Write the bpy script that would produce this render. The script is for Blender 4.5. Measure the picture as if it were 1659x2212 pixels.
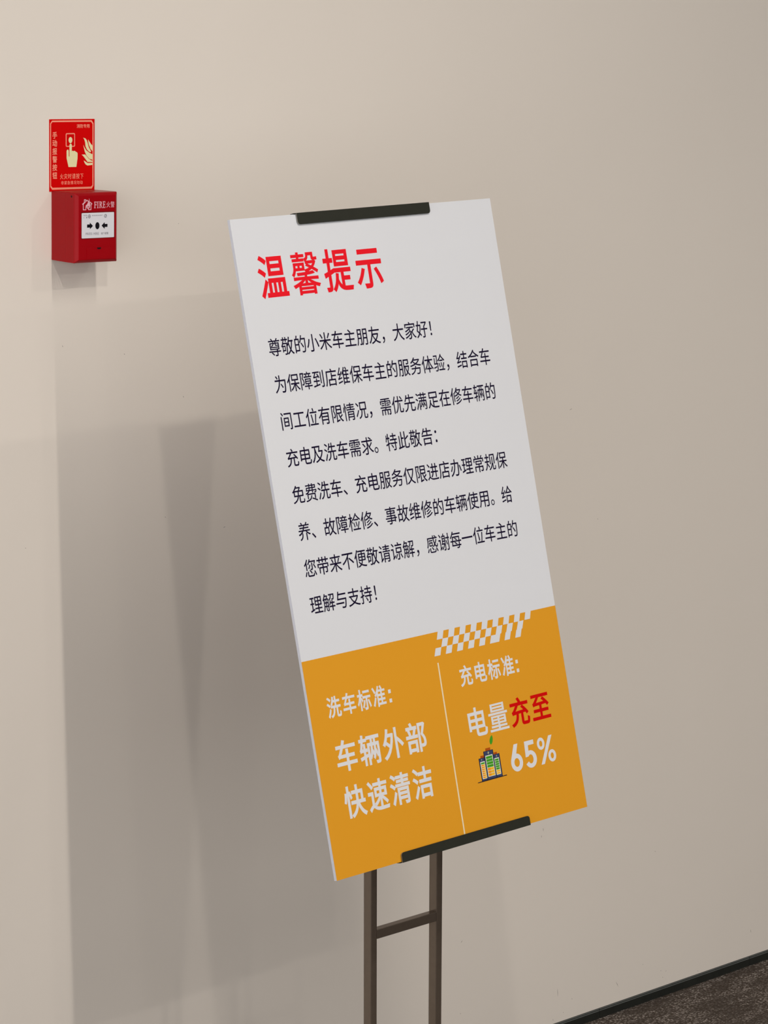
import bpy, bmesh, math, random
from mathutils import Matrix, Vector

# ------------------------------------------------------------------ clearing
for o in list(bpy.data.objects):
    bpy.data.objects.remove(o)
scene = bpy.context.scene
C = scene.collection

# ------------------------------------------------------------------ camera
cam_data = bpy.data.cameras.new('camera')
cam = bpy.data.objects.new('camera', cam_data)
C.objects.link(cam)
cam_data.sensor_fit = 'AUTO'
cam_data.sensor_width = 36.0
cam_data.lens = 96.2446
right = Vector((0.75221401, -0.65891403, 0.00252824))
up = Vector((0.1261076, 0.14772791, 0.98095532))
fwd = Vector((0.64673871, 0.7375695, -0.19421707))
mw = Matrix.Identity(4)
for i in range(3):
    mw[i][0], mw[i][1], mw[i][2] = right[i], up[i], -fwd[i]
mw.translation = Vector((-2.4198, -3.19124841, 1.83))
cam.matrix_world = mw
scene.camera = cam

# ------------------------------------------------------------------ colour management
vs = scene.view_settings
vs.view_transform = 'Standard'
vs.look = 'None'
vs.gamma = 1.0
vs.use_curve_mapping = False
vs.exposure = 0.16

# ------------------------------------------------------------------ ambient light of the open hall
AMBIENT = 0.58
LEFT_FILL = 3.5  # brightness factor of the added left-hand fill
world = bpy.data.worlds.new('hall_ambience')
scene.world = world
world.use_nodes = True
bg = world.node_tree.nodes['Background']
wn, wl = world.node_tree.nodes, world.node_tree.links
wtc = wn.new('ShaderNodeTexCoord')
wsep = wn.new('ShaderNodeSeparateXYZ')
wmr = wn.new('ShaderNodeMapRange')          # added fill: ambience made brighter towards the left
wmr.interpolation_type = 'SMOOTHSTEP'
wmr.inputs['From Min'].default_value = 0.25
wmr.inputs['From Max'].default_value = -0.95
wmr.inputs['To Min'].default_value = AMBIENT
wmr.inputs['To Max'].default_value = AMBIENT * LEFT_FILL
wl.new(wtc.outputs['Generated'], wsep.inputs['Vector'])
wl.new(wsep.outputs['X'], wmr.inputs['Value'])
wl.new(wmr.outputs['Result'], bg.inputs['Strength'])
bg.inputs['Color'].default_value = (0.97, 0.985, 1.0, 1)

# ------------------------------------------------------------------ ceiling lamps
CEIL = 3.02


def area(name, loc, sx, sy, power, color, spread=180, shape='RECTANGLE'):
    d = bpy.data.lights.new(name, 'AREA')
    d.shape = shape
    d.size, d.size_y = sx, sy
    d.energy = power
    d.color = color
    d.spread = math.radians(spread)
    o = bpy.data.objects.new(name, d)
    C.objects.link(o)
    o.location = loc
    return o


WARM = (1.0, 0.955, 0.90)
# (name, position, size x, size y, watts, shape, beam): a line of light at right angles to the wall, a grid of downlights
ZL = CEIL - 0.03
LAMPS = [('ceiling_line_light', (-0.25, -1.70, ZL), 0.03, 0.9, 15.5, 'RECTANGLE', 180),
         ('ceiling_line_light', (-0.25, -2.435, ZL), 0.03, 0.56, 7.0, 'RECTANGLE', 180),
         ('ceiling_line_light', (-0.25, -3.005, ZL), 0.03, 0.56, 6.0, 'RECTANGLE', 180),
         ('ceiling_line_light', (-0.25, -3.575, ZL), 0.03, 0.56, 5.5, 'RECTANGLE', 180),
         ('ceiling_line_light', (-0.25, -4.145, ZL), 0.03, 0.56, 5.5, 'RECTANGLE', 180),
         ('ceiling_line_light', (-0.25, -4.715, ZL), 0.03, 0.56, 5.5, 'RECTANGLE', 180),
         ('ceiling_downlight', (-1.03, -2.13, ZL), 0.06, 0.06, 13.5, 'DISK', 180),
         ('ceiling_downlight', (1.02, -2.13, ZL), 0.06, 0.06, 8.5, 'DISK', 180),
         ('ceiling_downlight', (2.10, -2.13, ZL), 0.08, 0.08, 6.0, 'DISK', 120),
         ('ceiling_downlight', (-1.03, -4.2, ZL), 0.08, 0.08, 8.0, 'DISK', 180),
         ('ceiling_downlight', (-0.03, -4.2, ZL), 0.06, 0.06, 9.0, 'DISK', 180),
         ('ceiling_downlight', (1.02, -4.2, ZL), 0.08, 0.08, 5.0, 'DISK', 180)]
for nm, loc, sx, sy, watt, shp, beam in LAMPS:
    area(nm, loc, sx, sy, watt, WARM, spread=beam, shape=shp)


# ------------------------------------------------------------------ helpers
def lin(c):
    c /= 255.0
    return c / 12.92 if c <= 0.04045 else ((c + 0.055) / 1.055) ** 2.4


def srgb(r, g, b):
    return (lin(r), lin(g), lin(b), 1.0)


def mat(name, color, rough=0.5, metal=0.0, spec=0.5, coat=0.0, grain=0.0, grain_scale=200.0, bump=0.0):
    m = bpy.data.materials.new(name)
    m.use_nodes = True
    nt = m.node_tree
    b = nt.nodes['Principled BSDF']
    b.inputs['Roughness'].default_value = rough
    b.inputs['Metallic'].default_value = metal
    b.inputs['Specular IOR Level'].default_value = spec
    b.inputs['Coat Weight'].default_value = coat
    tc = nt.nodes.new('ShaderNodeTexCoord')
    nz = nt.nodes.new('ShaderNodeTexNoise')
    nz.inputs['Scale'].default_value = grain_scale
    nz.inputs['Detail'].default_value = 3
    nt.links.new(tc.outputs['Object'], nz.inputs['Vector'])
    mx = nt.nodes.new('ShaderNodeMix')
    mx.data_type = 'RGBA'
    lo = tuple(max(0.0, v * (1 - grain)) for v in color[:3]) + (1,)
    hi = tuple(min(1.0, v * (1 + grain)) for v in color[:3]) + (1,)
    mx.inputs[6].default_value = lo
    mx.inputs[7].default_value = hi
    nt.links.new(nz.outputs['Fac'], mx.inputs[0])
    nt.links.new(mx.outputs[2], b.inputs['Base Color'])
    if bump:
        bp = nt.nodes.new('ShaderNodeBump')
        bp.inputs['Strength'].default_value = bump
        bp.inputs['Distance'].default_value = 0.001
        nt.links.new(nz.outputs['Fac'], bp.inputs['Height'])
        nt.links.new(bp.outputs['Normal'], b.inputs['Normal'])
    return m


def link(name, bm, m, parent=None, smooth=False):
    me = bpy.data.meshes.new(name)
    bmesh.ops.recalc_face_normals(bm, faces=bm.faces)
    bm.to_mesh(me)
    bm.free()
    for mm in (m if isinstance(m, (list, tuple)) else [m]):
        me.materials.append(mm)
    if smooth:
        for p in me.polygons:
            p.use_smooth = True
    o = bpy.data.objects.new(name, me)
    C.objects.link(o)
    if parent:
        o.parent = parent
    return o


def empty(name, label, cat, matrix=None, group=None):
    o = bpy.data.objects.new(name, None)
    o.empty_display_size = 0.05
    C.objects.link(o)
    if matrix is not None:
        o.matrix_world = matrix
    o['label'] = label
    o['category'] = cat
    if group:
        o['group'] = group
    return o


def box(bm, x0, x1, y0, y1, z0, z1, mi=0):
    v = [bm.verts.new((x, y, z)) for x in (x0, x1) for y in (y0, y1) for z in (z0, z1)]
    for f in ((0, 1, 3, 2), (4, 6, 7, 5), (0, 4, 5, 1), (2, 3, 7, 6), (0, 2, 6, 4), (1, 5, 7, 3)):
        bm.faces.new([v[i] for i in f]).material_index = mi
    return v


def bevel(o, w, seg=2):
    b = o.modifiers.new('bevel', 'BEVEL')
    b.width = w
    b.segments = seg
    b.limit_method = 'ANGLE'
    b.angle_limit = math.radians(40)
    return o


def fill(loops):
    """filled flat shape from closed loops (holes allowed) -> (verts2d, faces)"""
    cu = bpy.data.curves.new('tmp', 'CURVE')
    cu.dimensions = '2D'
    cu.fill_mode = 'BOTH'
    for lp in loops:
        sp = cu.splines.new('POLY')
        sp.points.add(len(lp) - 1)
        for p, (x, y) in zip(sp.points, lp):
            p.co = (x, y, 0, 1)
        sp.use_cyclic_u = True
    return _eval(cu)


def _eval(cu):
    ob = bpy.data.objects.new('tmp', cu)
    C.objects.link(ob)
    dg = bpy.context.evaluated_depsgraph_get()
    dg.update()
    ev = ob.evaluated_get(dg)
    me = ev.to_mesh()
    vs_ = [(v.co.x, v.co.y) for v in me.vertices]
    fs = [tuple(p.vertices) for p in me.polygons]
    ev.to_mesh_clear()
    bpy.data.objects.remove(ob)
    bpy.data.curves.remove(cu)
    return vs_, fs


_glyphs = {}


def glyph(ch):
    if ch not in _glyphs:
        cu = bpy.data.curves.new('tmp', 'FONT')
        cu.body = ch
        cu.resolution_u = 5
        _glyphs[ch] = _eval(cu)
    return _glyphs[ch]


_rims = {}


def rim(ch):
    """outline edges of a glyph with mitred outward directions, for bolder strokes"""
    if ch not in _rims:
        vs_, fs = glyph(ch)
        own = {}
        for f in fs:
            for a, b, c in zip(f, f[1:] + f[:1], f[2:] + f[:2]):
                own.setdefault((min(a, b), max(a, b)), []).append((a, b, c))
        edges, nrm = [], {}
        for use in own.values():
            if len(use) != 1:
                continue
            a, b, c = use[0]
            n = Vector((vs_[b][1] - vs_[a][1], vs_[a][0] - vs_[b][0]))
            if n.length < 1e-7:
                continue
            n.normalize()
            if n.dot(Vector(vs_[c]) - Vector(vs_[a])) > 0:
                n = -n
            edges.append((a, b))
            for q in (a, b):
                nrm.setdefault(q, []).append(n)
        out = {}
        for q, ns in nrm.items():
            m = sum(ns, Vector((0, 0)))
            if m.length < 1e-4:
                m = ns[0].copy()
            m.normalize()
            out[q] = m * min(1.6, 1.0 / max(0.3, m.dot(ns[0])))
        _rims[ch] = (edges, out)
    return _rims[ch]


class Flat:
    """flat printing gathered in the local plane (x, z) of a thing, units mm, at height y"""

    def __init__(self, y):
        self.bm = bmesh.new()
        self.y = y
        self.n = 0

    def add(self, vs_, fs, f=lambda p: p, mi=0, k=0):
        bv = []
        self.n += 1
        y = self.y - (k if k else 10 + self.n % 12) * 4e-6
        for p in vs_:
            u, v = f(p)
            bv.append(self.bm.verts.new((u * 0.001, y, v * 0.001)))
        for q in fs:
            try:
                self.bm.faces.new([bv[i] for i in q]).material_index = mi
            except ValueError:
                pass

    def loops(self, lps, mi=0):
        self.add(*fill(lps), mi=mi)

    def rect(self, u0, u1, v0, v1, mi=0):
        self.add([(u0, v0), (u1, v0), (u1, v1), (u0, v1)], [(0, 1, 2, 3)], mi=mi)

    def glyph(self, ch, off, f, mi=0):
        vs_, fs = glyph(ch)
        self.add(vs_, fs, f, mi)
        if off:
            edges, out = rim(ch)
            for k, (i, j) in enumerate(edges):
                p, q = Vector(vs_[i]), Vector(vs_[j])
                ring = [p, q, q + out[j] * off, p + out[i] * off]
                self.add([(r.x, r.y) for r in ring], [(0, 1, 2, 3)], f, mi, k=k % 9 + 1)

    def text(self, s, u0, v0, ax, ay, adv=1.0, off=0.0, mi=0):
        """cell origin at (u0, baseline v0); ax, ay mm per em"""
        for i, ch in enumerate(s):
            if ch == ' ':
                continue
            vs_, fs = glyph(ch)
            self.glyph(ch, off, lambda p: (u0 + (p[0] + i * adv) * ax, v0 + p[1] * ay), mi)

    def fit(self, s, u0, u1, v0, v1, adv=1.0, off=0.0, mi=0, latin=False):
        """lay the string out and fit its ink into a rectangle"""
        pts, x = [], 0.0
        for ch in s:
            if ch == ' ':
                x += 0.5
                continue
            vs_, fs = glyph(ch)
            pts.append((x, vs_, fs))
            x += (max(p[0] for p in vs_) + 0.09) if latin else adv
        xs = [px + p[0] for px, vv, ff in pts for p in vv]
        ys = [p[1] for px, vv, ff in pts for p in vv]
        a, b, c, d = min(xs) - off, max(xs) + off, min(ys) - off, max(ys) + off
        for (px, vv, ff), ch in zip(pts, s.replace(' ', '')):
            self.glyph(ch, off * (0.6 if ch in '馨量' else 1.0),
                       lambda p: (u0 + (px + p[0] - a) / (b - a) * (u1 - u0), v0 + (p[1] - c) / (d - c) * (v1 - v0)), mi)

    def ell(self, cu, cv, ru, rv, iu=0, iv=0, mi=0, n=40):
        o = [(cu + ru * math.cos(2 * math.pi * k / n), cv + rv * math.sin(2 * math.pi * k / n)) for k in range(n)]
        if iu:
            i = [(cu + iu * math.cos(2 * math.pi * k / n), cv + iv * math.sin(2 * math.pi * k / n)) for k in range(n)]
            self.add(o + i, [(k, (k + 1) % n, n + (k + 1) % n, n + k) for k in range(n)], mi=mi)
        else:
            self.add(o, [tuple(range(n))], mi=mi)

    def build(self, name, m, parent):
        return link(name, self.bm, m, parent)


def rounded(u0, u1, v0, v1, r, n=6):
    pts = []
    for cu, cv, a in ((u1 - r, v1 - r, 0), (u0 + r, v1 - r, 90), (u0 + r, v0 + r, 180), (u1 - r, v0 + r, 270)):
        for k in range(n + 1):
            t = math.radians(a + 90 * k / n)
            pts.append((cu + r * math.cos(t), cv + r * math.sin(t)))
    return pts


def plate_mesh(bm, outline, y0, y1, mi=0):
    """outline in metres (x, z) extruded from y0 to y1"""
    a = [bm.verts.new((x, y0, z)) for x, z in outline]
    b = [bm.verts.new((x, y1, z)) for x, z in outline]
    bm.faces.new(a).material_index = mi
    bm.faces.new(b[::-1]).material_index = mi
    n = len(a)
    for k in range(n):
        bm.faces.new((a[k], a[(k + 1) % n], b[(k + 1) % n], b[k])).material_index = mi


# ------------------------------------------------------------------ materials: setting
def wall_material():
    m = mat('beige_wall_paint', (0.80, 0.72, 0.635), rough=0.62, spec=0.35, grain=0.012, grain_scale=3.0)
    nt = m.node_tree
    b = nt.nodes['Principled BSDF']
    tc = nt.nodes.new('ShaderNodeTexCoord')
    nz = nt.nodes.new('ShaderNodeTexNoise')
    nz.inputs['Scale'].default_value = 5.0
    nz.inputs['Detail'].default_value = 2
    bp = nt.nodes.new('ShaderNodeBump')
    bp.inputs['Strength'].default_value = 0.12
    bp.inputs['Distance'].default_value = 0.01
    nt.links.new(tc.outputs['Object'], nz.inputs['Vector'])
    nt.links.new(nz.outputs['Fac'], bp.inputs['Height'])
    nt.links.new(bp.outputs['Normal'], b.inputs['Normal'])
    return m


def carpet_material():
    m = bpy.data.materials.new('brown_loop_carpet')
    m.use_nodes = True
    nt = m.node_tree
    N, L = nt.nodes, nt.links
    b = N['Principled BSDF']
    b.inputs['Roughness'].default_value = 0.95
    b.inputs['Specular IOR Level'].default_value = 0.1
    tc = N.new('ShaderNodeTexCoord')
    mp = N.new('ShaderNodeMapping')
    mp.inputs['Rotation'].default_value = (0, 0, math.radians(8))
    mp.inputs['Scale'].default_value = (200, 310, 200)
    vo = N.new('ShaderNodeTexVoronoi')
    vo.inputs['Scale'].default_value = 1.0
    vo.inputs['Randomness'].default_value = 0.55
    L.new(tc.outputs['Object'], mp.inputs['Vector'])
    L.new(mp.outputs['Vector'], vo.inputs['Vector'])
    r1 = N.new('ShaderNodeValToRGB')
    r1.color_ramp.elements[0].position = 0.1
    r1.color_ramp.elements[0].color = (1, 1, 1, 1)
    r1.color_ramp.elements[1].position = 0.62
    r1.color_ramp.elements[1].color = (0, 0, 0, 1)
    L.new(vo.outputs['Distance'], r1.inputs['Fac'])
    sep = N.new('ShaderNodeSeparateColor')
    L.new(vo.outputs['Color'], sep.inputs['Color'])
    nz = N.new('ShaderNodeTexNoise')
    nz.inputs['Scale'].default_value = 16
    nz.inputs['Detail'].default_value = 3
    mp2 = N.new('ShaderNodeMapping')
    mp2.inputs['Scale'].default_value = (0.6, 2.2, 1)
    L.new(tc.outputs['Object'], mp2.inputs['Vector'])
    L.new(mp2.outputs['Vector'], nz.inputs['Vector'])
    r2 = N.new('ShaderNodeValToRGB')
    r2.color_ramp.elements[0].position = 0.42
    r2.color_ramp.elements[1].position = 0.56
    L.new(nz.outputs['Fac'], r2.inputs['Fac'])
    # threads: dark brown yarn or pale fleck, the flecks mostly in the pale patches
    mul = N.new('ShaderNodeMath')
    mul.operation = 'MULTIPLY'
    L.new(r1.outputs['Color'], mul.inputs[0])
    L.new(sep.outputs['Red'], mul.inputs[1])
    mr = N.new('ShaderNodeMapRange')
    mr.inputs['To Min'].default_value = 0.3
    mr.inputs['To Max'].default_value = 1.0
    L.new(r2.outputs['Color'], mr.inputs['Value'])
    mul2 = N.new('ShaderNodeMath')
    mul2.operation = 'MULTIPLY'
    L.new(mul.outputs[0], mul2.inputs[0])
    L.new(mr.outputs['Result'], mul2.inputs[1])
    mx = N.new('ShaderNodeMix')
    mx.data_type = 'RGBA'
    mx.inputs[6].default_value = (0.062, 0.047, 0.037, 1)
    mx.inputs[7].default_value = (0.60, 0.52, 0.46, 1)
    L.new(mul2.outputs[0], mx.inputs[0])
    L.new(mx.outputs[2], b.inputs['Base Color'])
    bp = N.new('ShaderNodeBump')
    bp.inputs['Strength'].default_value = 0.7
    bp.inputs['Distance'].default_value = 0.003
    L.new(r1.outputs['Color'], bp.inputs['Height'])
    L.new(bp.outputs['Normal'], b.inputs['Normal'])
    return m


M_WALL = wall_material()
M_SCUFF = mat('grey_scuff', (0.40, 0.34, 0.29), rough=0.8, grain=0.3, grain_scale=400)
M_CARPET = carpet_material()
M_BASE = mat('black_plastic_skirting', (0.016, 0.017, 0.014), rough=0.5, spec=0.3, grain=0.35, grain_scale=60)
M_EDGE = mat('grey_lit_edge', (0.085, 0.088, 0.082), rough=0.5, spec=0.3, grain=0.3, grain_scale=90)  # highlight on the skirting's top lip, put into the colour
M_CEIL = mat('grey_ceiling_paint', (0.12, 0.12, 0.12), rough=0.9, grain=0.02)

# ------------------------------------------------------------------ the setting
FLOOR = 0.0125
bm = bmesh.new()
box(bm, -4.0, 2.62, 0.0, 0.12, 0.0, CEIL, 0)
rnd = random.Random(4)
SCUFFS = [(-.2281, 1.308, -.2266, 1.3052), (-.1215, 1.2866, -.1191, 1.285), (-.0158, 1.2146, -.0141, 1.2117),
          (-.0517, 1.038, -.05, 1.0364), (.0569, 1.0069, .0613, 1.0084), (-.2984, 1.0252, -.2969, 1.0236),
          (.7894, 1.1101, .7959, 1.1126), (.7824, .0939, .7839, .0765), (.8182, .0661, .8195, .0632),
          (.797, .0458, .7982, .0438), (.7722, .0395, .7734, .0357), (.9285, .0693, .9359, .057),
          (.997, .0854, .9983, .0833), (1.0572, .0565, 1.0608, .0565), (1.0501, .0477, 1.0514, .0456),
          (1.0448, .0613, 1.0461, .0592), (1.1442, .0367, 1.1456, .0337), (1.2873, .0822, 1.2889, .0745),
          (.7416, .3931, .7429, .3862), (.7375, .3808, .7387, .3755), (.5516, .2314, .5558, .2353),
          (.5519, .1075, .553, .1047), (.8603, .9165, .8626, .9146), (1.0218, .2914, 1.0243, .2891),
          (-.0204, 1.4686, -.0196, 1.4672)]
for x0, z0, x1, z1 in SCUFFS:
    d = Vector((x1 - x0, z1 - z0)).normalized()
    n = Vector((-d.y, d.x)) * 0.0006
    mx_, mz_ = (x0 + x1) / 2, (z0 + z1) / 2
    pts = [(x0, z0), (mx_ + n.x, mz_ + n.y), (x1, z1), (mx_ - n.x, mz_ - n.y)]
    f = bm.faces.new([bm.verts.new((x, -0.0002, z)) for x, z in pts])
    f.material_index = 1
o = link('wall_back', bm, [M_WALL, M_SCUFF])
o['kind'] = 'structure'

bm = bmesh.new()
box(bm, -4.0, 2.62, -7.0, 0.12, -0.1, FLOOR)
o = link('floor', bm, M_CARPET)
o['kind'] = 'structure'

bm = bmesh.new()
box(bm, -4.0, 2.62, -7.0, 0.12, CEIL, CEIL + 0.1)
o = link('ceiling', bm, M_CEIL)
o['kind'] = 'structure'

bm = bmesh.new()
box(bm, 2.5, 2.62, -7.0, 0.0, 0.0, CEIL)
o = link('unseen_shade_wall', bm, M_CEIL)  # unseen wall, added to shade the right side
o['kind'] = 'structure'

# black skirting strip: face with a lip along its top edge, in jointed lengths
bm = bmesh.new()
cuts = [-4.0, -1.7, -0.30, 0.885, 1.283, 2.5]
for a, b in zip(cuts[:-1], cuts[1:]):
    prof = [(0, FLOOR), (-0.0042, FLOOR), (-0.0040, 0.0262), (-0.0032, 0.0275), (-0.0032, 0.0288), (-0.0022, 0.03), (0, 0.03)]
    A = [bm.verts.new((a + 0.0004, y, z)) for y, z in prof]
    B = [bm.verts.new((b - 0.0004, y, z)) for y, z in prof]
    bm.faces.new(A)
    bm.faces.new(B[::-1])
    for k in range(len(prof)):
        k2 = (k + 1) % len(prof)
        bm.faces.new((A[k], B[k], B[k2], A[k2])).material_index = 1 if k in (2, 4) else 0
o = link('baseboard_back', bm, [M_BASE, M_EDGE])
o['kind'] = 'structure'

# ------------------------------------------------------------------ notice board (local: x right, z up the board, y towards the wall)
WB, HB = 468.3, 865.1
M_WHITE = mat('white_print', (0.675, 0.673, 0.69), rough=0.5, spec=0.2, grain=0.01, grain_scale=8)
M_FOAM = mat('foam_edge', (0.62, 0.62, 0.68), rough=0.8, grain=0.05, grain_scale=300)
M_ORANGE = mat('orange_print', (0.71, 0.307, 0.018), rough=0.5, spec=0.12, grain=0.015, grain_scale=10)
M_RED = mat('red_print', (0.78, 0.010, 0.020), rough=0.55, spec=0.08, grain=0.02)
M_RED2 = mat('deep_red_print', (0.60, 0.003, 0.003), rough=0.55, spec=0.06, grain=0.02)
M_NAVY = mat('navy_black_print', (0.008, 0.004, 0.022), rough=0.6, spec=0.06, grain=0.05)
M_PALE = mat('pale_print', (0.70, 0.685, 0.69), rough=0.5, spec=0.25, grain=0.01)
M_CREAM = mat('cream_print', (0.80, 0.66, 0.42), rough=0.5, spec=0.25, grain=0.01)

wd = Vector((0.99983974, 0.01689165, 0.00593013)).normalized()
bu = Vector((-0.00972415, 0.23430695, 0.97211403)).normalized()
bn = bu.cross(wd).normalized()
BM = Matrix.Identity(4)
for i in range(3):
    BM[i][0], BM[i][1], BM[i][2] = wd[i], bn[i], bu[i]
BM.translation = Vector((0.0000234, -0.6038283, 0.6745096))
board = empty('notice_board', 'tall white and orange printed notice board leaning back in the dark metal stand',
              'notice board', BM)
X0 = -WB / 2


class BoardFlat(Flat):
    def add(self, vs_, fs, f=lambda p: p, mi=0, k=0):
        super().add(vs_, fs, lambda p: (f(p)[0] + X0, f(p)[1]), mi, k)


bm = bmesh.new()
box(bm, X0 / 1000, -X0 / 1000, 0.0, 0.005, 0, HB / 1000, 0)
bm.faces.ensure_lookup_table()
for f in bm.faces:
    f.material_index = 0 if all(abs(v.co.y) < 1e-6 for v in f.verts) else 1
link('foam_panel', bm, [M_WHITE, M_FOAM], board)

# orange lower field with the chequered strip cut into it
Y1, Y2 = -0.00012, -0.00024
fl = BoardFlat(Y1)
fl.rect(0.0, WB, 0.0, 287.2)
o = fl.build('orange_field', M_ORANGE, board)
o['label'] = 'orange lower field of the board'

fl = BoardFlat(Y2)
for k in range(9):
    a = 241.7 + 20.9 * k
    fl.add([(a, 287.4), (a + 10.7, 287.4), (a + 6.9, 276.7), (a - 3.9, 276.7)], [(0, 1, 2, 3)])
for k in range(8):
    a = 248.5 + 20.55 * k
    fl.add([(a, 276.7), (a + 10.6, 276.7), (a + 6.0, 265.8), (a - 4.8, 265.8)], [(0, 1, 2, 3)])
for k in range(5):
    a = 233.1 + 20.9 * k
    fl.add([(a, 265.8), (a + 10.7, 265.8), (a + 6.7, 255.3), (a - 4.2, 255.3)], [(0, 1, 2, 3)])
for a, b in ((333.3, 351.2), (361.4, 371.7), (382.2, 392.6)):
    fl.add([(a + 4.4, 265.8), (b + 4.4, 265.8), (b, 255.3), (a, 255.3)], [(0, 1, 2, 3)])
fl.build('chequered_strip', M_WHITE, board)

fl = BoardFlat(Y2)
fl.add([(232.0, 246), (234.3, 246), (232.9, 0.5), (230.6, 0.5)], [(0, 1, 2, 3)])
o = fl.build('divider_line', M_CREAM, board)
o['label'] = 'thin cream dividing line'

# red heading
fl = BoardFlat(Y1)
fl.fit('温馨提示', 32.3, 247.0, 757.8, 815.6, adv=1.135, off=0.018)
o = fl.build('heading_lettering', M_RED, board)
o['label'] = 'large red heading lettering'

# dark notice text, eight lines
LINES = ['尊敬的小米车主朋友，大家好！', '为保障到店维保车主的服务体验，结合车', '间工位有限情况，需优先满足在修车辆的',
         '充电及洗车需求。特此敬告：', '免费洗车、充电服务仅限进店办理常规保', '养、故障检修、事故维修的车辆使用。给',
         '您带来不便敬请谅解，感谢每一位车主的', '理解与支持！']
for k, s in enumerate(LINES):
    fl = BoardFlat(Y1)
    fl.text(s, 29.1, 695.0 - 48.42 * k - 0.381 * 25.4, 21.75, 25.4, off=0.005)
    fl.build('notice_text_line', M_NAVY, board)

# pale lettering in the orange field
for txt, u0, u1, v0, v1, adv, off, colon in (
        ('洗车标准', 30.0, 132.2, 206.8, 235.0, 1.10, 0.021, (137.6, 142.2, 221.3, 209.0)),
        ('充电标准', 268.8, 371.2, 206.2, 234.6, 1.10, 0.021, (375.3, 379.9, 220.3, 208.0)),
        ('车辆外部', 32.0, 191.2, 134.6, 176.2, 1.09, 0.020, None),
        ('快速清洁', 33.6, 190.0, 73.0, 115.6, 1.09, 0.020, None),
        ('电量', 270.7, 345.2, 135.3, 175.2, 1.05, 0.016, None)):
    fl = BoardFlat(Y2)
    fl.fit(txt, u0, u1, v0, v1, adv=adv, off=off)
    if colon:
        fl.rect(colon[0], colon[1], colon[2], colon[2] + 5)
        fl.rect(colon[0], colon[1], colon[3], colon[3] + 5)
    o = fl.build('standards_text_line', M_PALE, board)
fl = BoardFlat(Y2)
# 65 %
fl.ell(348.3, 86.8, 11.3, 12.3, 5.0, 6.0)
fl.loops([[(346.8, 112.3), (354.2, 112.3), (349.2, 99.0), (343.6, 93.0), (337.3, 90.6)]])
pts = [(367.0, 112.2), (384.7, 112.2), (384.7, 106.0), (373.5, 106.0), (372.9, 98.3)]
for t in range(100, -166, -14):
    pts.append((375.3 + 11.4 * math.cos(math.radians(t)), 86.5 + 12.1 * math.sin(math.radians(t))))
for t in range(-155, 141, 14):
    pts.append((375.3 + 4.9 * math.cos(math.radians(t)), 86.6 + 6.3 * math.sin(math.radians(t))))
pts.append((366.0, 90.4))
fl.loops([pts])
fl.ell(398.2, 103.5, 7.3, 8.5, 3.0, 4.2)
fl.ell(416.7, 83.5, 7.5, 8.5, 3.0, 4.2)
fl.loops([[(414.6, 112.1), (421.3, 112.1), (400.1, 74.6), (393.6, 74.6)]])
fl.build('percentage_figure', M_PALE, board)

fl = BoardFlat(Y2)
fl.fit('充至', 350.6, 427.0, 134.4, 174.4, adv=1.08, off=0.021)
o = fl.build('red_lettering', M_RED2, board)
o['label'] = 'two deep red characters on the orange field'

# battery picture
M_BODY = mat('battery_navy', srgb(58, 66, 98), rough=0.5, spec=0.2, grain=0.15, grain_scale=60)
M_BODYD = mat('battery_dark_navy', srgb(24, 24, 44), rough=0.5, spec=0.2, grain=0.1)
M_FRAME = mat('battery_frame', srgb(222, 226, 205), rough=0.5, spec=0.2, grain=0.02)
M_GREEN = mat('battery_green', srgb(66, 150, 30), rough=0.5, spec=0.2, grain=0.12, grain_scale=100)
M_YEL = mat('battery_yellow', srgb(238, 178, 40), rough=0.5, spec=0.2, grain=0.05)
M_AMB = mat('battery_amber', srgb(235, 148, 18), rough=0.5, spec=0.2, grain=0.05)
M_TERM = mat('battery_terminal', srgb(172, 76, 8), rough=0.5, spec=0.2, grain=0.1)
M_BOLT = mat('battery_spark', srgb(190, 186, 140), rough=0.5, spec=0.2, grain=0.1)
BMATS = [M_BODY, M_BODYD, M_FRAME, M_GREEN, M_YEL, M_AMB, M_TERM, M_BOLT]


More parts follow.
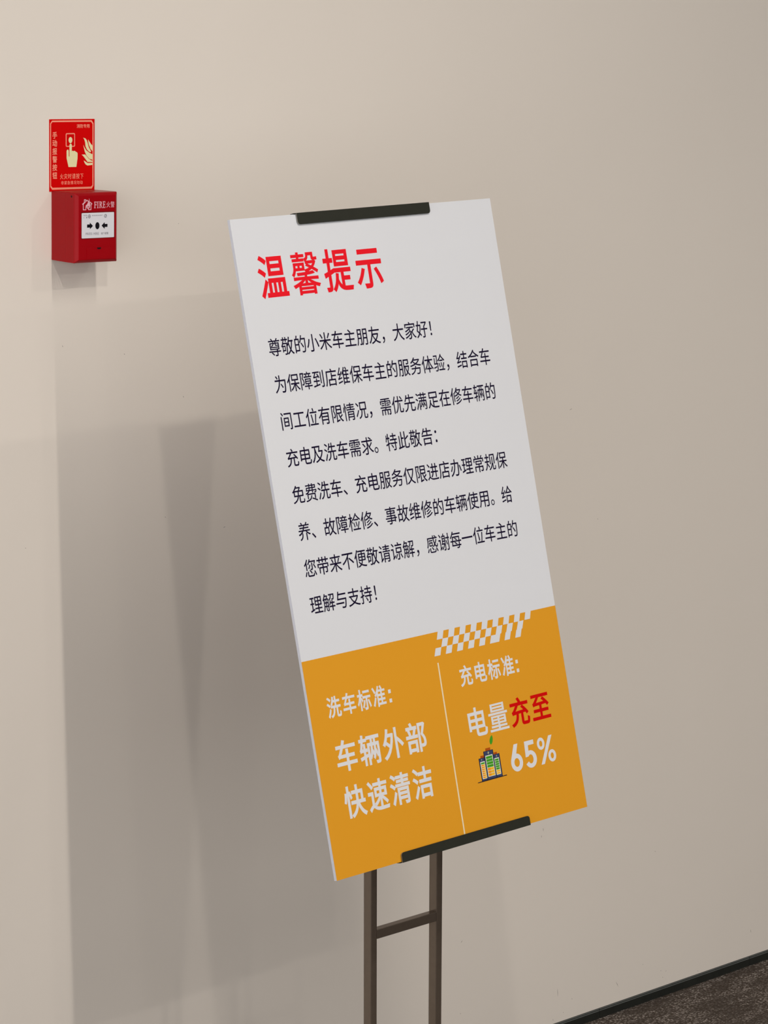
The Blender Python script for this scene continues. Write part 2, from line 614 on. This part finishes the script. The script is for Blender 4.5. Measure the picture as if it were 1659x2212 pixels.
def battery(y, u0, u1, v1, c0, c1, d0, d1, ngreen, nyel, split, tu0, tu1, tv):
    f = BoardFlat(y)
    f.rect(tu0, tu1, v1, tv, 6)
    f.build('terminal', BMATS, board).name = 'printed_battery_terminal'
    g = BoardFlat(y - 0.00003)
    g.rect(u0, u1, 74.4, v1, 1)
    o_ = g.build('printed_battery_outline', BMATS, board)
    h = BoardFlat(y - 0.00006)
    h.rect(u0 + 1.0, u1 - 1.0, 74.8, v1 - 0.5, 0)
    h.build('printed_battery_body', BMATS, board)
    q = BoardFlat(y - 0.00009)
    q.rect(c0, c1, d0, d1, 2)
    cu_ = (u0 + u1) / 2 - 0.2
    cv_ = (v1 + d1) / 2
    s = min(1.0, (u1 - u0) / 18)
    q.loops([[(cu_, cv_ + 2.7 * s), (cu_ + 0.7 * s, cv_ + 0.6 * s), (cu_ + 2.1 * s, cv_ + 0.2 * s), (cu_ + 0.5 * s, cv_ - 0.5 * s),
              (cu_ - 0.2 * s, cv_ - 2.7 * s), (cu_ - 0.6 * s, cv_ - 0.4 * s), (cu_ - 2.1 * s, cv_ - 0.2 * s), (cu_ - 0.6 * s, cv_ + 0.6 * s)]], 7)
    q.build('printed_battery_gauge', BMATS, board)
    r = BoardFlat(y - 0.00012)
    n = ngreen + nyel
    hh = (d1 - d0 - 1.6) / n
    for k in range(n):
        a = d1 - 0.8 - (k + 1) * hh
        b = a + hh - 0.55
        if k < ngreen:
            r.rect(c0 + 0.9, c1 - 0.9, a, b + 0.1, 3)
        else:
            m_ = c0 + 0.9 + (c1 - c0 - 1.8) * split
            r.rect(c0 + 0.9, m_, a, b, 5)
            r.rect(m_, c1 - 0.9, a, b, 4)
    r.build('printed_battery_cells', BMATS, board)


battery(Y2, 278.4, 289.6, 105.6, 280.4, 289.2, 77.0, 100.6, 1, 7, 0.6, 282.4, 289.0, 108.6)
battery(Y2, 306.6, 318.0, 106.0, 306.9, 315.7, 77.7, 100.7, 5, 2, 0.0, 307.9, 313.9, 108.6)
battery(Y2 - 0.00018, 288.9, 307.0, 113.4, 291.2, 304.8, 78.0, 107.1, 4, 3, 0.45, 293.4, 302.5, 117.0)
fl = BoardFlat(Y2 - 0.00036)
fl.rect(270.3, 325.6, 73.6, 74.6)
fl.build('battery_ground_line', M_BODYD, board)
fl = BoardFlat(Y2)
fl.loops([[(309.4, 132.8), (310.3, 130.0), (310.3, 127.0), (308.9, 123.2), (307.1, 120.9), (305.1, 120.2), (303.7, 122.1),
           (303.6, 125.4), (304.6, 128.0), (306.6, 130.8)]])
o = fl.build('printed_leaf', M_GREEN, board)
o['label'] = 'small green leaf above the batteries'

# ------------------------------------------------------------------ stand
M_STEEL = mat('dark_bronze_steel', (0.165, 0.128, 0.098), rough=0.24, metal=0.6, spec=0.5, grain=0.12, grain_scale=120)
M_CLIP = mat('black_olive_steel', (0.022, 0.022, 0.015), rough=0.5, metal=0.0, spec=0.25, grain=0.1, grain_scale=90)
M_RAW = mat('bare_cut_edge', (0.30, 0.26, 0.22), rough=0.4, metal=0.6, grain=0.1)
stand = empty('sign_stand', 'dark metal floor stand with twin posts holding the leaning notice board', 'sign stand',
              Matrix.Translation((0, -0.4746, FLOOR)))
PX, PW, PD = 0.0609, 0.0054, 0.00825


def post(sx):
    bm = bmesh.new()
    v = box(bm, sx * PX - PW, sx * PX + PW, -PD, PD, 0.006, 1.172 - FLOOR)
    for q in v:
        if q.co.z > 1:
            q.co.z += (q.co.y) * 4.1
    return bevel(link('post', bm, M_STEEL, stand), 0.0012)


post(-1)
post(1)
bm = bmesh.new()
box(bm, -PX + PW, PX - PW, -PD, -PD + 0.0112, 0.5165 - FLOOR, 0.5302 - FLOOR)
bevel(link('crossbar', bm, M_STEEL, stand), 0.001)
bm = bmesh.new()
box(bm, -PX + PW, PX - PW, -PD, PD, 0.06, 0.0737)
bevel(link('crossbar', bm, M_STEEL, stand), 0.001)
bm = bmesh.new()
plate_mesh(bm, [(x / 1000, z / 1000) for x, z in rounded(-170, 170, -140, 140, 20)], 0, 0.006)
for v in bm.verts:
    v.co = Vector((v.co.x, v.co.z, v.co.y))
bevel(link('base_plate', bm, M_STEEL, stand), 0.0015)

INV = Matrix.Translation((0, 0.4746, -FLOOR)) @ BM


def on_board(o):
    o.matrix_basis = INV
    return o


# two rails up the back of the board, out of sight, welded to the posts and carrying the clips
for s in (-1, 1):
    bm = bmesh.new()
    box(bm, s * 0.058 - 0.006, s * 0.058 + 0.006, 0.0066, 0.0166, 0.003, 0.862)
    on_board(link('back_rail', bm, M_STEEL, stand))


def clip(name, x0, x1, z_edge, lip, sgn):
    """U-channel clip: back plate, web over the board edge and a front lip with rounded corners"""
    bm = bmesh.new()
    r = 0.004
    zi, zo = z_edge - sgn * lip, z_edge + sgn * 0.0014
    out = []
    n = 5
    for cx, a0 in ((x0 + r, 1), (x1 - r, -1)):
        arc = []
        for k in range(n + 1):
            t = math.pi / 2 * k / n
            arc.append((cx - a0 * r * math.cos(t), zi + sgn * (r - r * math.sin(t))))
        out += arc if a0 == 1 else arc[::-1]
    out = [(x0, zo)] + out + [(x1, zo)]
    plate_mesh(bm, out, -0.0029, -0.0015, 0)
    bm.faces.ensure_lookup_table()
    for f in bm.faces:
        if f.calc_center_median().x < x0 + 0.0035:
            f.material_index = 1
    # web and back plate
    z0, z1 = sorted((z_edge + sgn * 0.0002, zo))
    box(bm, x0 - 0.003, x1, -0.0015, 0.0066, z0, z1)
    z0, z1 = sorted((zi, zo))
    box(bm, x0, x1, 0.0053, 0.0066, z0, z1)
    return on_board(link(name, bm, [M_CLIP, M_RAW], stand))


clip('upper_clip', X0 / 1000 + 0.1108, X0 / 1000 + 0.3490, HB / 1000, 0.0138, 1)
clip('lower_clip', X0 / 1000 + 0.1132, X0 / 1000 + 0.3527, 0.0, 0.0118, -1)

# ------------------------------------------------------------------ fire instruction plate on the wall
M_PLATE = mat('bright_red_plate', (0.66, 0.001, 0.001), rough=0.5, spec=0.06, grain=0.02)
M_GLOW = mat('cream_luminous_print', srgb(232, 224, 172), rough=0.6, spec=0.2, grain=0.03)
M_PINK = mat('pinkish_print', srgb(250, 158, 130), rough=0.6, spec=0.2, grain=0.03)
PM = Matrix.Translation((-0.2445, 0, 1.5254)) @ Matrix.Rotation(math.radians(1.4), 4, 'Y')
plate = empty('fire_instruction_plate', 'flat red plate with pointing hand and flames on the wall above the alarm box', 'safety sign', PM)
bm = bmesh.new()
plate_mesh(bm, [(0, 0), (0.0762, 0), (0.0762, 0.1), (0, 0.1)], -0.0012, 0.0)
link('plate_panel', bm, M_PLATE, plate)
YP = -0.0013
fl = Flat(YP)
fl.loops([[(4.2, 98.3), (71.0, 98.3), (74.2, 94.0), (74.2, 6.6), (71.4, 2.6), (4.2, 2.6), (0.9, 6.6), (0.9, 94.3)],
          [(4.5, 96.1), (69.9, 96.1), (72.6, 92.9), (72.6, 7.6), (69.9, 5.3), (4.9, 5.3), (2.4, 8.0), (2.4, 93.7)]])
fl.build('border_line', M_PINK, plate)
fl = Flat(YP - 0.0001)
fl.ell(35.0, 71.0, 3.2, 4.2)
fl.loops([[(33.2, 48.0), (33.3, 63.9), (34.0, 65.5), (35.3, 66.1), (36.7, 65.4), (37.3, 63.8), (37.25, 55.2), (38.65, 56.3), (40.3, 55.4),
           (42.1, 56.1), (43.9, 54.7), (46.0, 54.0), (47.1, 52.3), (47.0, 45.4), (45.0, 33.5), (31.7, 33.6), (28.5, 45.6), (28.4, 55.5),
           (29.0, 57.2), (30.3, 57.9), (31.7, 57.2), (32.1, 55.5), (32.1, 48.6)]])
fl.build('hand_symbol', M_GLOW, plate)
fl = Flat(YP)
fl.loops([rounded(27.1, 42.7, 61.7, 80.6, 1.8), rounded(28.5, 41.5, 62.9, 79.2, 1.1)])
fl.build('button_symbol', M_PINK, plate)
fl = Flat(YP)
for lp in ([(56.71, 73.92), (60.35, 72.99), (62.76, 70.48), (64.55, 65.99), (66.04, 61.0), (69.96, 54.98), (69.95, 53.73), (67.21, 54.02), (62.98, 57.55), (60.58, 62.06), (60.01, 67.53), (58.82, 71.02)],
           [(65.19, 71.45), (66.7, 69.19), (69.72, 65.43), (72.5, 62.91), (72.5, 54.94), (69.06, 58.47), (66.36, 63.98), (65.18, 68.47)],
           [(56.96, 64.34), (58.75, 60.59), (61.76, 56.58), (66.6, 53.28), (72.5, 50.71), (72.5, 42.99), (67.15, 44.56), (62.32, 49.11), (59.32, 54.62), (57.84, 60.1)],
           [(54.14, 50.47), (59.9, 50.54), (62.32, 48.37), (65.94, 44.83), (69.57, 42.54), (72.5, 41.5), (72.5, 39.9), (64.09, 40.13), (61.07, 43.66), (57.46, 47.69)],
           [(57.73, 42.32), (60.75, 40.68), (64.08, 38.64), (72.5, 38.76), (72.5, 35.77), (64.05, 35.06), (60.72, 36.7), (58.62, 39.72)]):
    fl.loops([lp])
fl.build('flame_symbol', M_GLOW, plate)
fl = Flat(YP)
fl.fit('消防专用', 45.7, 67.4, 87.6, 93.0, off=0.012)
fl.build('plate_text_line', M_PINK, plate)
fl = Flat(YP)
for k, ch in enumerate('手动报警按钮'):
    t = 82.7 - 11.15 * k
    fl.fit(ch, 4.7, 12.5, t - 9.4, t, off=0.02)
fl.build('plate_text_column', M_PINK, plate)
fl = Flat(YP)
fl.fit('火灾时请按下', 17.4, 57.2, 16.9, 24.5, adv=1.08)
fl.build('plate_text_line', M_PINK, plate)
fl = Flat(YP)
fl.fit('非紧急情况勿动', 19.2, 55.8, 9.2, 14.3, adv=1.05)
fl.build('plate_text_line', M_PINK, plate)

# ------------------------------------------------------------------ manual call point
M_BOX = mat('red_gloss_plastic', (0.34, 0.0004, 0.004), rough=0.3, spec=0.14, grain=0.02)
M_BLACK = mat('black_print', (0.006, 0.005, 0.008), rough=0.6, spec=0.1, grain=0.05)
M_PANEL = mat('white_press_panel', (0.74, 0.72, 0.745), rough=0.4, spec=0.4, grain=0.01)
M_PINKW = mat('pale_pink_print', srgb(232, 176, 184), rough=0.5, spec=0.2, grain=0.03)
M_GREY = mat('grey_print', (0.22, 0.2, 0.23), rough=0.5, grain=0.2)
CM = Matrix.Translation((-0.2435, 0, 1.4295)) @ Matrix.Rotation(math.radians(1.35), 4, 'Y')
cp = empty('fire_alarm_call_point', 'red wall-mounted fire alarm call point box with a white press panel', 'fire alarm box', CM)
BW, BH = 0.0728, 0.0974
bm = bmesh.new()
rings = [(0.0, 0.0005, 0.0005, 0.0005), (-0.036, 0, 0, 0), (-0.0365, 0.0004, 0.0004, 0.0004), (-0.0372, 0.0, 0.0, 0.0),
         (-0.0545, 0, 0, 0), (-0.0562, 0.0008, 0.0008, 0.0008), (-0.0600, 0.0048, 0.0042, 0.0044)]
prev = None
for y, ix, it, ib in rings:
    cur = [bm.verts.new(p) for p in ((ix, y, ib), (BW - ix, y, ib), (BW - ix, y, BH - it), (ix, y, BH - it))]
    if prev:
        for k in range(4):
            bm.faces.new((prev[k], prev[(k + 1) % 4], cur[(k + 1) % 4], cur[k]))
    else:
        bm.faces.new(cur)
    prev = cur
bm.faces.new(prev)
bevel(link('housing', bm, M_BOX, cp), 0.0009, 2)
# recess shade painted as a flat dark red sheet round the panel, panel, cover flap, screw hole
YF = -0.0600
fl = Flat(YF - 0.00012)
fl.loops([rounded(8.6, 65.6, 33.4, 71.2, 1.6)])
M_BOXD = mat('painted_recess_shade', (0.17, 0.0005, 0.002), rough=0.5, spec=0.2, grain=0.05)
fl.build('panel_recess_shade', M_BOXD, cp)
bm = bmesh.new()
plate_mesh(bm, [(u / 1000, v / 1000) for u, v in rounded(9.6, 64.5, 34.45, 69.5, 1.2)], YF - 0.0006, YF)
panel = bevel(link('press_panel', bm, M_PANEL, cp), 0.0002)
panel['label'] = 'white press panel with black arrows'
YQ = YF - 0.00072
fl = Flat(YQ)
fl.loops([[(18.4, 53.6), (23.1, 53.6), (23.1, 56.2), (28.3, 51.4), (23.3, 46.9), (23.2, 49.2), (18.4, 49.2)]])
fl.ell(35.85, 51.4, 3.5, 4.95)
fl.loops([[(53.0, 53.4), (48.3, 53.4), (48.1, 55.9), (42.9, 51.3), (48.2, 46.6), (48.2, 49.2), (53.0, 49.2)]])
fl.build('arrow_symbols', M_BLACK, panel)
fl = Flat(YQ)
fl.fit('PRESS', 16.2, 27.2, 39.1, 42.3, latin=True)
fl.fit('HERE', 29.5, 38.2, 38.9, 42.3, latin=True)
fl.fit('按下报警', 42.2, 54.5, 38.8, 42.0, adv=1.05)
for a, b in ((12.8, 14.3), (14.9, 16.3), (17.0, 18.8)):
    fl.rect(a, b, 65.5, 66.1)
    fl.rect(a, a + 0.4, 65.5, 67.6)
fl.rect(17.0, 18.6, 62.4, 64.1)
fl.rect(12.9, 13.4, 62.4, 64.0)
fl.ell(22.2, 64.7, 2.1, 2.7, 1.3, 1.9)
fl.ell(22.2, 64.7, 0.7, 1.1)
for k in range(16):
    a = 26.8 + 1.1 * k
    fl.rect(a, a + 0.6, 65.2, 66.5 - 0.25 * (k % 3))
fl.ell(49.6, 64.6, 2.2, 2.5, 1.5, 1.7)
fl.loops([[(49.0, 64.0), (50.6, 66.2), (51.2, 65.7), (49.6, 63.6)]])
fl.build('panel_lettering', M_GREY, panel)
# house with flame and FIRE lettering
fl = Flat(YF - 0.00012)


def stroke(pts_, w):
    for (a, b), (c, d) in zip(pts_[:-1], pts_[1:]):
        dv = Vector((c - a, d - b))
        dv.normalize()
        n_ = Vector((-dv.y, dv.x)) * w / 2
        e = dv * w * 0.35
        fl.add([(a - e.x + n_.x, b - e.y + n_.y), (a - e.x - n_.x, b - e.y - n_.y), (c + e.x - n_.x, d + e.y - n_.y), (c + e.x + n_.x, d + e.y + n_.y)], [(0, 1, 2, 3)])


stroke([(16.6, 78.6), (16.8, 74.0), (12.4, 74.0), (12.3, 81.0), (11.2, 81.9), (14.2, 84.2), (14.2, 87.9), (16.4, 87.9), (16.6, 86.0)], 1.1)
stroke([(12.6, 81.9), (18.7, 87.2), (20.9, 85.3)], 1.1)
stroke([(24.2, 84.2), (27.0, 81.9), (25.4, 81.0), (25.3, 74.0), (21.2, 74.0), (20.6, 75.4)], 1.1)
fl.loops([[(22.4, 89.7), (22.9, 85.6), (23.8, 83.2), (24.0, 79.6), (22.8, 76.2), (20.6, 75.0), (18.4, 76.2), (17.2, 78.6), (16.4, 80.4), (18.4, 81.0),
           (20.0, 83.6), (21.6, 86.0)], [(20.9, 79.6), (21.6, 78.0), (20.9, 77.0), (19.9, 76.8), (19.3, 77.8), (20.2, 78.4)]])
# serif capitals
B0, T0 = 75.7, 84.8


def serif_i(u, w=1.15):
    fl.rect(u, u + w, B0, T0)
    fl.rect(u - 0.8, u + w + 0.8, B0, B0 + 0.55)
    fl.rect(u - 0.8, u + w + 0.8, T0 - 0.55, T0)


serif_i(31.4)
fl.rect(31.4, 35.0, T0 - 0.7, T0)
fl.rect(34.4, 35.0, T0 - 2.2, T0)
fl.rect(32.4, 34.4, 80.0, 80.7)
fl.rect(34.1, 34.6, 79.2, 81.5)
serif_i(36.4)
serif_i(40.0)
fl.loops([[(41.4, T0), (43.0, T0 - 0.3), (43.9, T0 - 1.6), (43.9, T0 - 3.0), (43.0, T0 - 4.3), (41.4, T0 - 4.7)],
          [(41.5, T0 - 0.7), (42.2, T0 - 0.9), (42.6, T0 - 1.8), (42.6, T0 - 2.9), (42.2, T0 - 3.8), (41.5, T0 - 4.0)]])
fl.loops([[(41.5, 80.4), (42.7, 80.4), (44.4, 76.2), (45.2, 75.8), (45.2, 75.6), (43.6, 75.7)]])
serif_i(46.0)
fl.rect(46.0, 49.5, T0 - 0.7, T0)
fl.rect(48.9, 49.5, T0 - 2.2, T0)
fl.rect(46.0, 49.7, B0, B0 + 0.7)
fl.rect(49.1, 49.7, B0, B0 + 2.3)
fl.rect(47.0, 48.9, 80.0, 80.7)
fl.rect(48.6, 49.1, 79.2, 81.5)
fl.fit('火警', 51.7, 65.3, 76.0, 84.3, adv=1.03)
fl.build('alarm_lettering', M_PINKW, cp)
# lower access flap with its thumb notch
bm = bmesh.new()
plate_mesh(bm, [(u / 1000, v / 1000) for u, v in rounded(17.6, 58.4, 5.4, 20.9, 0.8)], YF - 0.0004, YF)
flap = link('access_flap', bm, M_BOX, cp)
fl = Flat(YF - 0.0005)
fl.loops([[(35.2, 21.0), (42.5, 21.0), (41.6, 18.8), (36.6, 18.8)]])
o = fl.build('thumb_notch', M_BLACK, flap)
o['label'] = 'black thumb notch'
# screw hole and seams on the left side
bm = bmesh.new()
n = 14
vv = [bm.verts.new((-0.0001, -0.0498 + 0.0016 * math.cos(2 * math.pi * k / n), 0.0921 + 0.0016 * math.sin(2 * math.pi * k / n))) for k in range(n)]
bm.faces.new(vv)
o = link('screw_hole', bm, M_BLACK, cp)
o['label'] = 'black screw hole in the left side'

bpy.context.view_layer.update()
